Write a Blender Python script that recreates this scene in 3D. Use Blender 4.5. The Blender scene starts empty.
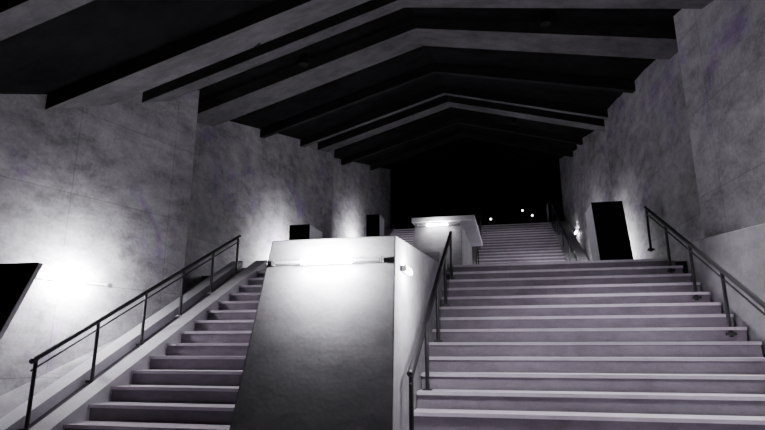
import bpy, bmesh, math, random
from mathutils import Vector, Matrix
random.seed(4)
E=1.6
XC=-1.35
# ------------------------------------------------------------ materials
def mat_concrete(name, lo, hi, scale=1.0, rough=0.75, bump=0.25, tint=(1.0,0.975,1.05), joints=False, spec=0.2, stain=False):
    m=bpy.data.materials.new(name); m.use_nodes=True
    nt=m.node_tree; N=nt.nodes; L=nt.links; b=N['Principled BSDF']
    tc=N.new('ShaderNodeTexCoord')
    def noise(s,det,mapscale=(1,1,1),dist=0.0,rg=0.5):
        mp=N.new('ShaderNodeMapping'); mp.inputs['Scale'].default_value=mapscale
        L.new(tc.outputs['Object'],mp.inputs['Vector'])
        n=N.new('ShaderNodeTexNoise'); n.inputs['Scale'].default_value=s; n.inputs['Detail'].default_value=det
        n.inputs['Distortion'].default_value=dist; n.inputs['Roughness'].default_value=rg
        L.new(mp.outputs['Vector'],n.inputs['Vector']); return n
    n1=noise(0.7*scale,8,(1,1,1),0.2,0.6)
    n2=noise(2.6*scale,10,(1,1,1.8),0.25,0.6)
    n3=noise(22*scale,4)
    def mix(a,c,f):
        x=N.new('ShaderNodeMath'); x.operation='MULTIPLY_ADD'; x.inputs[1].default_value=f
        L.new(a,x.inputs[0]); 
        if c is None: x.inputs[2].default_value=0
        else: L.new(c,x.inputs[2])
        return x.outputs[0]
    s=mix(n1.outputs['Fac'],None,0.40); s=mix(n2.outputs['Fac'],s,0.43); s=mix(n3.outputs['Fac'],s,0.17)
    r=N.new('ShaderNodeValToRGB'); L.new(s,r.inputs['Fac'])
    r.color_ramp.elements[0].position=0.36; r.color_ramp.elements[1].position=0.62
    r.color_ramp.elements[0].color=(lo*tint[0],lo*tint[1],lo*tint[2],1)
    r.color_ramp.elements[1].color=(hi*tint[0],hi*tint[1],hi*tint[2],1)
    col=r.outputs['Color']
    if stain:
        n4=noise(0.8,5,(1,1,1),0.8,0.6)
        r2=N.new('ShaderNodeValToRGB'); L.new(n4.outputs['Fac'],r2.inputs['Fac'])
        r2.color_ramp.elements[0].position=0.57; r2.color_ramp.elements[1].position=0.68
        r2.color_ramp.elements[0].color=(1,1,1,1); r2.color_ramp.elements[1].color=(0.80,0.62,0.95,1)
        mx=N.new('ShaderNodeMix'); mx.data_type='RGBA'; mx.blend_type='MULTIPLY'; mx.inputs[0].default_value=1
        L.new(col,mx.inputs[6]); L.new(r2.outputs['Color'],mx.inputs[7]); col=mx.outputs[2]
    if joints:
        sp=N.new('ShaderNodeSeparateXYZ'); L.new(tc.outputs['Object'],sp.inputs[0])
        cb=N.new('ShaderNodeCombineXYZ'); L.new(sp.outputs['Y'],cb.inputs[0]); L.new(sp.outputs['Z'],cb.inputs[1])
        bk=N.new('ShaderNodeTexBrick'); L.new(cb.outputs[0],bk.inputs['Vector'])
        bk.offset=0.0; bk.inputs['Scale'].default_value=1; bk.inputs['Brick Width'].default_value=1.6; bk.inputs['Row Height'].default_value=1.25
        bk.inputs['Mortar Size'].default_value=0.01; bk.inputs['Mortar Smooth'].default_value=0.6
        bk.inputs['Color1'].default_value=(1,1,1,1); bk.inputs['Color2'].default_value=(.85,.85,.85,1); bk.inputs['Mortar'].default_value=(.68,.68,.68,1)
        mx=N.new('ShaderNodeMix'); mx.data_type='RGBA'; mx.blend_type='MULTIPLY'; mx.inputs[0].default_value=1
        L.new(col,mx.inputs[6]); L.new(bk.outputs['Color'],mx.inputs[7]); col=mx.outputs[2]
    L.new(col,b.inputs['Base Color'])
    b.inputs['Roughness'].default_value=rough
    b.inputs['Specular IOR Level'].default_value=spec
    bp=N.new('ShaderNodeBump'); bp.inputs['Strength'].default_value=bump; bp.inputs['Distance'].default_value=0.03
    L.new(s,bp.inputs['Height']); L.new(bp.outputs['Normal'],b.inputs['Normal'])
    return m
def mat_plain(name,c,rough=0.5,metal=0.0,emit=None,es=0):
    m=bpy.data.materials.new(name); m.use_nodes=True
    nt=m.node_tree; b=nt.nodes['Principled BSDF']
    n=nt.nodes.new('ShaderNodeTexNoise'); n.inputs['Scale'].default_value=12
    r=nt.nodes.new('ShaderNodeValToRGB')
    r.color_ramp.elements[0].color=(c[0]*.8,c[1]*.8,c[2]*.8,1); r.color_ramp.elements[1].color=(c[0]*1.15,c[1]*1.15,c[2]*1.15,1)
    nt.links.new(n.outputs['Fac'],r.inputs['Fac']); nt.links.new(r.outputs['Color'],b.inputs['Base Color'])
    b.inputs['Roughness'].default_value=rough; b.inputs['Metallic'].default_value=metal
    if emit: b.inputs['Emission Color'].default_value=(*emit,1); b.inputs['Emission Strength'].default_value=es
    else: b.inputs['Specular IOR Level'].default_value=0.15
    return m
M_wall=mat_concrete('wall_concrete',0.14,0.46,joints=True,stain=True,bump=0.5)
M_block=mat_concrete('pier_concrete',0.19,0.34,1.3,bump=0.25)
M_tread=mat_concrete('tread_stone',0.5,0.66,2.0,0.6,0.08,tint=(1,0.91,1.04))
M_riser_shaded=mat_concrete('riser_stone_shaded',0.18,0.29,2.0,0.7,0.08,tint=(1,0.88,1.05))  # darker than the treads: shade on the upright faces put into the colour
M_curb=mat_concrete('curb_stone',0.6,0.75,2.0,0.6,0.08)
M_floor=mat_concrete('floor_stone',0.08,0.14,1.0,0.5,0.08)
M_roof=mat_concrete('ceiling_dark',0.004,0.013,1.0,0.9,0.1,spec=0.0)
M_beam_lit=mat_concrete('beam_concrete_lit',0.055,0.13,1.2,0.8,0.1,spec=0.0)  # beam undersides: light from below put into a lighter colour
M_beam_shaded=mat_concrete('beam_concrete_shaded',0.012,0.025,1.2,0.8,0.1,spec=0.0)  # other faces of the same beams, shade put into the colour
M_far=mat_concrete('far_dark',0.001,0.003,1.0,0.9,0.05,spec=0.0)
M_black=mat_plain('black_panel',(0.002,0.002,0.002),0.8)
M_metal=mat_plain('rail_metal',(0.06,0.06,0.065),0.4,0.8)
M_house=mat_plain('lamp_housing',(0.35,0.35,0.36),0.4,0.3)
M_glow=mat_plain('lamp_tube',(0.9,0.9,0.9),0.4,0,(1,0.98,1),150)
M_glow2=mat_plain('lantern_glass',(0.9,0.9,0.9),0.4,0,(1,0.98,1),8)

# ------------------------------------------------------------ mesh helpers
class MB:
    def __init__(s,name,mats):
        s.bm=bmesh.new(); s.name=name; s.mats=mats
    def hexa(s,v,mi=0,under=None):
        vs=[s.bm.verts.new(p) for p in v]
        for k,f in enumerate(((3,2,1,0),(4,5,6,7),(0,1,5,4),(1,2,6,5),(2,3,7,6),(3,0,4,7))):
            fc=s.bm.faces.new([vs[i] for i in f]); fc.material_index=mi
            if under is not None and k==0: fc.material_index=under
    def box(s,x0,x1,y0,y1,z0,z1,mi=0):
        s.hexa([(x0,y0,z0),(x1,y0,z0),(x1,y1,z0),(x0,y1,z0),(x0,y0,z1),(x1,y0,z1),(x1,y1,z1),(x0,y1,z1)],mi)
    def tube(s,a,b,r,n=12,mi=0):
        a=Vector(a); b=Vector(b); d=b-a; q=d.to_track_quat('Z','Y').to_matrix().to_4x4()
        mt=Matrix.Translation((a+b)/2)@q
        g=bmesh.ops.create_cone(s.bm,cap_ends=True,segments=n,radius1=r,radius2=r,depth=d.length,matrix=mt)
        for v in g['verts']:
            for f in v.link_faces: f.material_index=mi
    def ball(s,c,r,mi=0):
        g=bmesh.ops.create_uvsphere(s.bm,u_segments=12,v_segments=8,radius=r,matrix=Matrix.Translation(c))
        for v in g['verts']:
            for f in v.link_faces: f.material_index=mi; f.smooth=True
    def done(s,bevel=0,parent=None):
        bmesh.ops.recalc_face_normals(s.bm,faces=s.bm.faces)
        me=bpy.data.meshes.new(s.name); s.bm.to_mesh(me); s.bm.free()
        for m in s.mats: me.materials.append(m)
        o=bpy.data.objects.new(s.name,me); bpy.context.collection.objects.link(o)
        if bevel:
            md=o.modifiers.new('bevel','BEVEL'); md.width=bevel; md.segments=2; md.limit_method='ANGLE'
        if parent: o.parent=parent
        return o
def interp(x,pts):
    if x<=pts[0][0]: return pts[0][1]
    for (a,b),(c,d) in zip(pts,pts[1:]):
        if x<=c: return b+(d-b)*(x-a)/(c-a)
    return pts[-1][1]
EAVE=[(3,2.5),(5.8,3.4),(8.3,4.42),(14.2,5.75),(26,8.6),(40,9.2)]
EAVER=[(3,3.5),(5.8,4.3),(8.0,4.85),(10.9,5.4),(14.2,5.85),(26,8.6),(40,9.2)]
def ceil_z(x,y):
    rz=E+interp(y,EAVE)+1.2
    ez=E+(interp(y,EAVE) if x<XC else interp(y,EAVER))
    return rz+(ez-rz)*abs(x-XC)/4.05

# ------------------------------------------------------------ floor & stairs
Y0=3.93; RISE=0.16861; RUN=0.3372; NS=18
YT=Y0+NS*RUN; ZT=NS*RISE
f=MB('floor',[M_floor]); f.box(-9,6,-5,Y0,-0.3,0); f.done()
def flight(name,x0,x1,y0,z0,n,yend,base=0.0):
    s=MB(name,[M_riser_shaded,M_tread])
    for i in range(n):
        ya=y0+i*RUN; za=z0+i*RISE
        yb=ya+RUN if i<n-1 else yend
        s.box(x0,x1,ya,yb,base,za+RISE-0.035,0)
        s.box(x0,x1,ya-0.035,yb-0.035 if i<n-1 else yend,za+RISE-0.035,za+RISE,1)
    return s.done()
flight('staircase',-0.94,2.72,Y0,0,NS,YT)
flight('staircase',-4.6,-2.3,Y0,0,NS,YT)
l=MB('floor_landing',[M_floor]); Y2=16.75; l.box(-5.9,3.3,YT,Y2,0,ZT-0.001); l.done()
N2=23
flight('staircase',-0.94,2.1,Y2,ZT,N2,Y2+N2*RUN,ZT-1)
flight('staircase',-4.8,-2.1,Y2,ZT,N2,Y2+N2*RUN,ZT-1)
Y3=Y2+N2*RUN; Z3=ZT+N2*RISE
l=MB('floor_upper',[M_floor]); l.box(-12,9,Y3,37,Z3-0.4,Z3-0.001); l.done()
def slope_block(name,x0,x1,ya,yb,za,zb,h,mat,base):
    s=MB(name,[mat])
    s.hexa([(x0,ya,base),(x1,ya,base),(x1,yb,base),(x0,yb,base),(x0,ya,za+h),(x1,ya,za+h),(x1,yb,zb+h),(x0,yb,zb+h)])
    return s.done(0.01)
slope_block('stair_parapet',2.1,2.8,Y2-0.2,Y3,ZT,Z3,0.12,M_block,ZT-1)
slope_block('stair_parapet',-5.3,-4.8,Y2-0.2,Y3,ZT,Z3,0.12,M_block,ZT-1)
r=MB('stair_ramp',[M_riser_shaded,M_curb])
def sl(x0,x1,h,mi,ya=Y0-0.1,yb=YT+0.1,th=0.5):
    za=(ya-Y0)*0.5; zb=(yb-Y0)*0.5
    r.hexa([(x0,ya,max(za-th,0.0)-.04),(x1,ya,max(za-th,0.0)-.04),(x1,yb,zb-th),(x0,yb,zb-th),(x0,ya,za+h),(x1,ya,za+h),(x1,yb,zb+h),(x0,yb,zb+h)],mi)
sl(-5.25,-4.6,0.10,0,th=.9)
sl(-5.32,-5.08,0.24,1,th=.9); sl(-4.80,-4.56,0.24,1,th=.9)
r.done()

# ------------------------------------------------------------ walls
def wall(name,pts,side,zb=0.0,mat=M_wall,th=0.4):
    s=MB(name,[mat])
    for (xa,ya),(xb,yb) in zip(pts,pts[1:]):
        n=max(1,int(abs(yb-ya)/1.0)+1)
        for i in range(n):
            t0=i/n;t1=(i+1)/n
            ax,ay=xa+(xb-xa)*t0,ya+(yb-ya)*t0; bx,by=xa+(xb-xa)*t1,ya+(yb-ya)*t1
            za=ceil_z(ax,ay)+0.28; zc=ceil_z(bx,by)+0.28
            o=side*th
            s.hexa([(ax,ay,zb),(ax+o,ay,zb),(bx+o,by,zb),(bx,by,zb),(ax,ay,za),(ax+o,ay,za),(bx+o,by,zc),(bx,by,zc)])
    bmesh.ops.remove_doubles(s.bm,verts=s.bm.verts,dist=0.0005)
    return s.done()
wall('wall_left',[(-6.6,-5),(-6.6,4.2),(-5.3,8.4)],-1)
wall('wall_left',[(-6.05,8.4),(-5.3,16.6)],-1)
wall('wall_left',[(-5.95,16.6),(-5.3,26)],-1)
wall('wall_right',[(3.5,-5),(3.5,4.2),(2.85,8.6)],1)
wall('wall_right',[(3.25,8.6),(2.8,14.5)],1)
wall('wall_right',[(3.2,14.5),(2.85,20)],1)
wall('wall_right',[(3.2,20),(2.85,26)],1)
s=MB('wall_plinth',[M_block])
s.hexa([(2.72,3.93,0),(3.5,3.93,0),(3.2,9.2,0),(2.72,9.2,0),(2.78,3.93,E+1.05),(3.5,3.93,E+1.05),(3.2,9.2,E+1.6),(2.76,9.2,E+1.6)])
s.done(0.01)
s=MB('stair_parapet',[M_wall]); 
s.hexa([(-6.55,3.9,0),(-5.33,3.9,0),(-5.33,YT,0),(-5.6,YT,0),(-6.55,3.9,0.05),(-5.33,3.9,0.05),(-5.33,YT,ZT+0.05),(-5.6,YT,ZT+0.05)]); s.done()
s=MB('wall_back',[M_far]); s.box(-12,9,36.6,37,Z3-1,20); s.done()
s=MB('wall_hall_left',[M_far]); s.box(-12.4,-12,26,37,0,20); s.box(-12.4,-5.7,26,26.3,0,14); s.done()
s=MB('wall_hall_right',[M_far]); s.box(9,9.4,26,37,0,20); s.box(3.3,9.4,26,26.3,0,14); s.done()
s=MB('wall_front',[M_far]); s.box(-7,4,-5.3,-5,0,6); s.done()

# ------------------------------------------------------------ ceiling
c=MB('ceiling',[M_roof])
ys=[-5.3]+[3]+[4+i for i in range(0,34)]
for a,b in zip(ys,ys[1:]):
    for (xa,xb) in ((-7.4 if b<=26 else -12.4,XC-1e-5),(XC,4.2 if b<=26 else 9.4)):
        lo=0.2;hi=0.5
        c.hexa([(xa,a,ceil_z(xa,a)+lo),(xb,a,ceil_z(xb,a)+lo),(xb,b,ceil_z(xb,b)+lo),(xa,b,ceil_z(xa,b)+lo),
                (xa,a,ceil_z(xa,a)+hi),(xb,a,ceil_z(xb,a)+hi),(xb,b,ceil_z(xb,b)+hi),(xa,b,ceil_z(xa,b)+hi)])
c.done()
bm_=MB('ceiling_beams',[M_beam_shaded,M_beam_lit])
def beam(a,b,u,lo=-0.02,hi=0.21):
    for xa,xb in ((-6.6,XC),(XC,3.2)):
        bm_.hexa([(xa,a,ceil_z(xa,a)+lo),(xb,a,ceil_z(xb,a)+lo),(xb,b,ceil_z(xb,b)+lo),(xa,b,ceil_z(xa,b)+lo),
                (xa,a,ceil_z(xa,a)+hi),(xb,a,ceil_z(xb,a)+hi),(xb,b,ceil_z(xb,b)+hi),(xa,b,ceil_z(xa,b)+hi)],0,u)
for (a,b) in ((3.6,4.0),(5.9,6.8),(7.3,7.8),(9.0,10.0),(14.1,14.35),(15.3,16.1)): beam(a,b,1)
for (a,b) in ((11.9,12.1),(19,19.3),(22.6,22.9)): beam(a,b,0)  # beams in the dark tone all over, as if unlit
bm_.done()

# ------------------------------------------------------------ piers
s=MB('concrete_pier',[M_block])
zt=E+0.98
s.hexa([(-2.56,4.66,0),(-0.96,4.66,0),(-0.943,8.3,0),(-2.56,8.3,0),(-2.08,4.69,zt),(-0.91,4.69,zt),(-0.93,8.2,E+1.27),(-2.08,8.2,E+1.27)])
s.done(0.012)
s=MB('stair_divider',[M_block]); s.box(-2.3,-0.943,8.3,YT,0,ZT+0.02); s.done()
s=MB('concrete_pier',[M_block,M_curb])
s.hexa([(-2.2,13,ZT),(-0.92,13,ZT),(-0.92,17.5,ZT),(-2.2,17.5,ZT),(-2.05,13.03,E+3.0),(-0.94,13.03,E+3.0),(-0.94,17.5,E+3.2),(-2.05,17.5,E+3.2)])
s.hexa([(-2.12,12.95,E+3.0),(-0.6,12.95,E+3.0),(-0.6,17.6,E+3.2),(-2.12,17.6,E+3.2),(-2.12,12.95,E+3.12),(-0.6,12.95,E+3.12),(-0.6,17.6,E+3.32),(-2.12,17.6,E+3.32)],1)
s.done(0.012)
s=MB('stair_divider',[M_block])
s.hexa([(-2.1,17.5,ZT),(-.943,17.5,ZT),(-.943,Y3,ZT),(-2.1,Y3,ZT),(-2.1,17.5,ZT+.6),(-.943,17.5,ZT+.6),(-.943,Y3,Z3+.1),(-2.1,Y3,Z3+.1)]); s.done()

# ------------------------------------------------------------ pylons with black front
def pylon(x0,x1,y,z0,z1,depth,taper=0.0,taper_r=0.0):
    e=bpy.data.objects.new('display_pylon',None); bpy.context.collection.objects.link(e); e.location=((x0+x1)/2,y,z0)
    ox,oy,oz=e.location
    s=MB('body',[M_curb]); s.hexa([(x0-ox,0,0),(x1-ox,0,0),(x1-ox,depth,0),(x0-ox,depth,0),(x0+taper-ox,0,z1-oz),(x1+taper_r-ox,0,z1-oz),(x1+taper_r-ox,depth,z1-oz),(x0+taper-ox,depth,z1-oz)])
    s.done(0.01,e)
    s=MB('black_panel',[M_black])
    s.hexa([(x0-ox,-.03,0),(x1-ox,-.03,0),(x1-ox,0.0,0),(x0-ox,0.0,0),(x0+taper-ox,-.03,z1-oz),(x1+taper_r-ox,-.03,z1-oz),(x1+taper_r-ox,0.0,z1-oz),(x0+taper-ox,0.0,z1-oz)])
    s.done(0.004,e)
pylon(1.90,2.52,11.5,ZT,E+2.9,0.9,-0.09,-0.12)
pylon(-4.68,-4.2,11.5,ZT,E+2.74,0.9)
pylon(2.15,2.8,25.6,Z3,E+6.6,0.8)
pylon(-4.85,-4.35,19.3,ZT+0.9,E+4.85,0.8)
pylon(-6.4,-5.88,4.75,0,E+0.87,0.06,0.0,1.22)

# ------------------------------------------------------------ lamps: a dim open tube plus added unseen spots in the air, making pools on the wall
def lamp(pos,tang,norm,length,power,glow=0.38,off=0.2,hot=0.0,hoff=0.3,wash=0.0,woff=.75):
    e=bpy.data.objects.new('wall_lamp',None); bpy.context.collection.objects.link(e); e.location=pos
    t=Vector(tang).normalized(); n=Vector(norm).normalized()
    ang=math.atan2(t.y,t.x); e.rotation_euler=(0,0,ang)
    loc_n=Vector((0,-1,0)) if (Matrix.Rotation(ang,3,'Z')@Vector((0,-1,0))).dot(n)>0 else Vector((0,1,0))
    k=loc_n.y; h=length/2
    s=MB('housing',[M_house]); 
    s.box(-h,h,min(0,k*.03),max(0,k*.03),-.02,.02)
    s.box(-h,-h+.02,min(0,k*.07),max(0,k*.07),-.026,.026); s.box(h-.02,h,min(0,k*.07),max(0,k*.07),-.026,.026)
    s.done(0.003,e)
    s=MB('tube',[M_glow]); s.tube((-h*glow,k*.055,0.0),(h*glow,k*.055,0.0),.026); s.done(0,e)
    s=MB('tube_dim',[M_curb]); s.tube((-h+.03,k*.055,0.0),(-h*glow,k*.055,0.0),.014); s.tube((h*glow,k*.055,0.0),(h-.03,k*.055,0),.014); s.done(0,e)
    def li(x,o,p,r,kind='POINT',size=160):
        ld=bpy.data.lights.new('lamp_light',kind); ld.energy=p; ld.shadow_soft_size=r; ld.color=(0.99,0.98,1)
        lo=bpy.data.objects.new('lamp_light',ld); bpy.context.collection.objects.link(lo); lo.parent=e; lo.location=(x,k*o,0.0)
        if kind=='SPOT':
            ld.spot_size=math.radians(size); ld.spot_blend=1.0
            lo.rotation_euler=Vector((0,-k,0)).to_track_quat('-Z','Z').to_euler()
    li(0,off,power,0.05)
    if hot:
        for x in (-.15*length,.15*length): li(x,hoff*.6,hot*.4,0.04,'SPOT',160)
        li(0,hoff*1.6,hot,0.04,'SPOT',165)
    if wash: li(0,woff,wash,0.05,'SPOT',170)
lamp((-1.525,4.668,E+0.76),(1,0,0),(0,-1,0),1.03,10,glow=.45,off=0.22,hot=210,hoff=.17)
d=Vector((1.3,4.2,0)).normalized()
lamp((-5.88,6.5,E+0.92),(d.x,d.y,0),(d.y,-d.x,0),1.15,45,off=0.35,hot=420,hoff=.28,wash=110)
lamp((-0.93,5.1,E+0.72),(0,1,0),(1,0,0),0.35,40,off=0.25,hot=80,wash=100)
lamp((2.76,4.9,E+0.85),(0,1,0),(-1,0,0),1.0,18,off=0.25,hot=160,wash=90,woff=.5)
lamp((-5.62,13.1,E+2.1),(.75,8.2,0),(1,0,0),1.0,50,off=0.35,hot=500,hoff=.4,wash=300)
lamp((-5.68,20.4,E+3.9),(.65,9.4,0),(1,0,0),1.0,70,off=0.3,hot=300,hoff=.4,wash=250)
lamp((2.88,13.9,E+2.2),(-.45,5.9,0),(-1,0,0),0.6,30,off=0.3,hot=160,hoff=.4,wash=200)
lamp((2.96,18,E+3.0),(-.35,5.5,0),(-1,0,0),1.0,40,off=0.25,hot=160,hoff=.4,wash=220)
lamp((3.0,23,E+4.6),(-.35,6,0),(-1,0,0),1.0,40,off=0.25,wash=320)
lamp((-1.5,13.0,E+2.92),(1,0,0),(0,-1,0),1.0,8,glow=.5,off=0.2)

def stair_fill(x,y,power,size=70):  # added spots with made-up housings, there to brighten the stairs
    e=bpy.data.objects.new('added_stair_fill',None); bpy.context.collection.objects.link(e)
    z=ceil_z(x,y)+0.12; e.location=(x,y,z)
    s=MB('added_can',[M_black]); s.tube((0,0,-.12),(0,0,.1),.09,20); s.done(0,e)
    ld=bpy.data.lights.new('spot','SPOT'); ld.energy=power; ld.spot_size=math.radians(size); ld.spot_blend=0.8; ld.shadow_soft_size=0.08; ld.color=(1,.96,1)
    lo=bpy.data.objects.new('spot',ld); bpy.context.collection.objects.link(lo); lo.parent=e; lo.location=(0,0,-.14)
stair_fill(1.5,7.0,1200,60); stair_fill(0.9,8.6,300,55)
stair_fill(-3.4,6.7,900,48); stair_fill(-3.4,8.7,300,44)
stair_fill(0.6,19.0,550,55); stair_fill(0.6,17.3,380,55); stair_fill(0.6,22.0,250,55)

# ------------------------------------------------------------ handrails
def rail(x,ya,yb,y0,z0,n,h=0.83,lower=True,step=0.9):
    s=MB('handrail',[M_metal])
    zz=lambda y:z0+(y-y0)*0.5
    s.tube((x,ya,zz(ya)+h),(x,yb,zz(yb)+h),.028)
    if lower: s.tube((x,ya,zz(ya)+h-.1),(x,yb,zz(yb)+h-.1),.012)
    s.ball((x,ya,zz(ya)+h),.032); s.ball((x,yb,zz(yb)+h),.032)
    k=int((yb-ya)/step); 
    for i in range(k+1):
        y=ya+.05+(yb-ya-.1)*i/k
        s.tube((x,y,zz(y)-.02),(x,y,zz(y)+h),.022)
        s.box(x-.05,x+.05,y-.05,y+.05,zz(y),zz(y)+.03)
    s.done()
rail(-4.98,5.17,9.7,Y0,0.12,5,0.74)
rail(-0.85,5.0,9.3,Y0,0.08,5,0.78)
rail(2.55,5.2,10.4,Y0,0.08,6,0.76)
rail(2.2,17.5,24.2,Y2,ZT+.1,6,0.8,step=1.4)
rail(-0.82,17.5,24.2,Y2,ZT+.1,6,0.8,step=1.4)

for x,y,h in ((-1.7,33,2.5),(1.3,33,2.7),(1.9,34,2.6),(-0.6,34,2.5)):
    s=MB('floor_lantern',[M_metal,M_glow2]); s.tube((x,y,Z3),(x,y,Z3+h),.03); s.ball((x,y,Z3+h+.05),.06,1); s.done()

# ------------------------------------------------------------ world & camera
w=bpy.data.worlds.new('World'); bpy.context.scene.world=w; w.use_nodes=True
bg=w.node_tree.nodes['Background']; bg.inputs[0].default_value=(.6,.6,.7,1); bg.inputs[1].default_value=0.003
cd=bpy.data.cameras.new('camera'); cam=bpy.data.objects.new('camera',cd); bpy.context.collection.objects.link(cam)
cd.sensor_width=36; cd.lens=552/765*36; cd.clip_end=200
cam.location=(0,0,E)
fw=Vector((-.2086,.9489,.2368)).normalized()
cam.rotation_euler=fw.to_track_quat('-Z','Y').to_euler()
bpy.context.scene.camera=cam
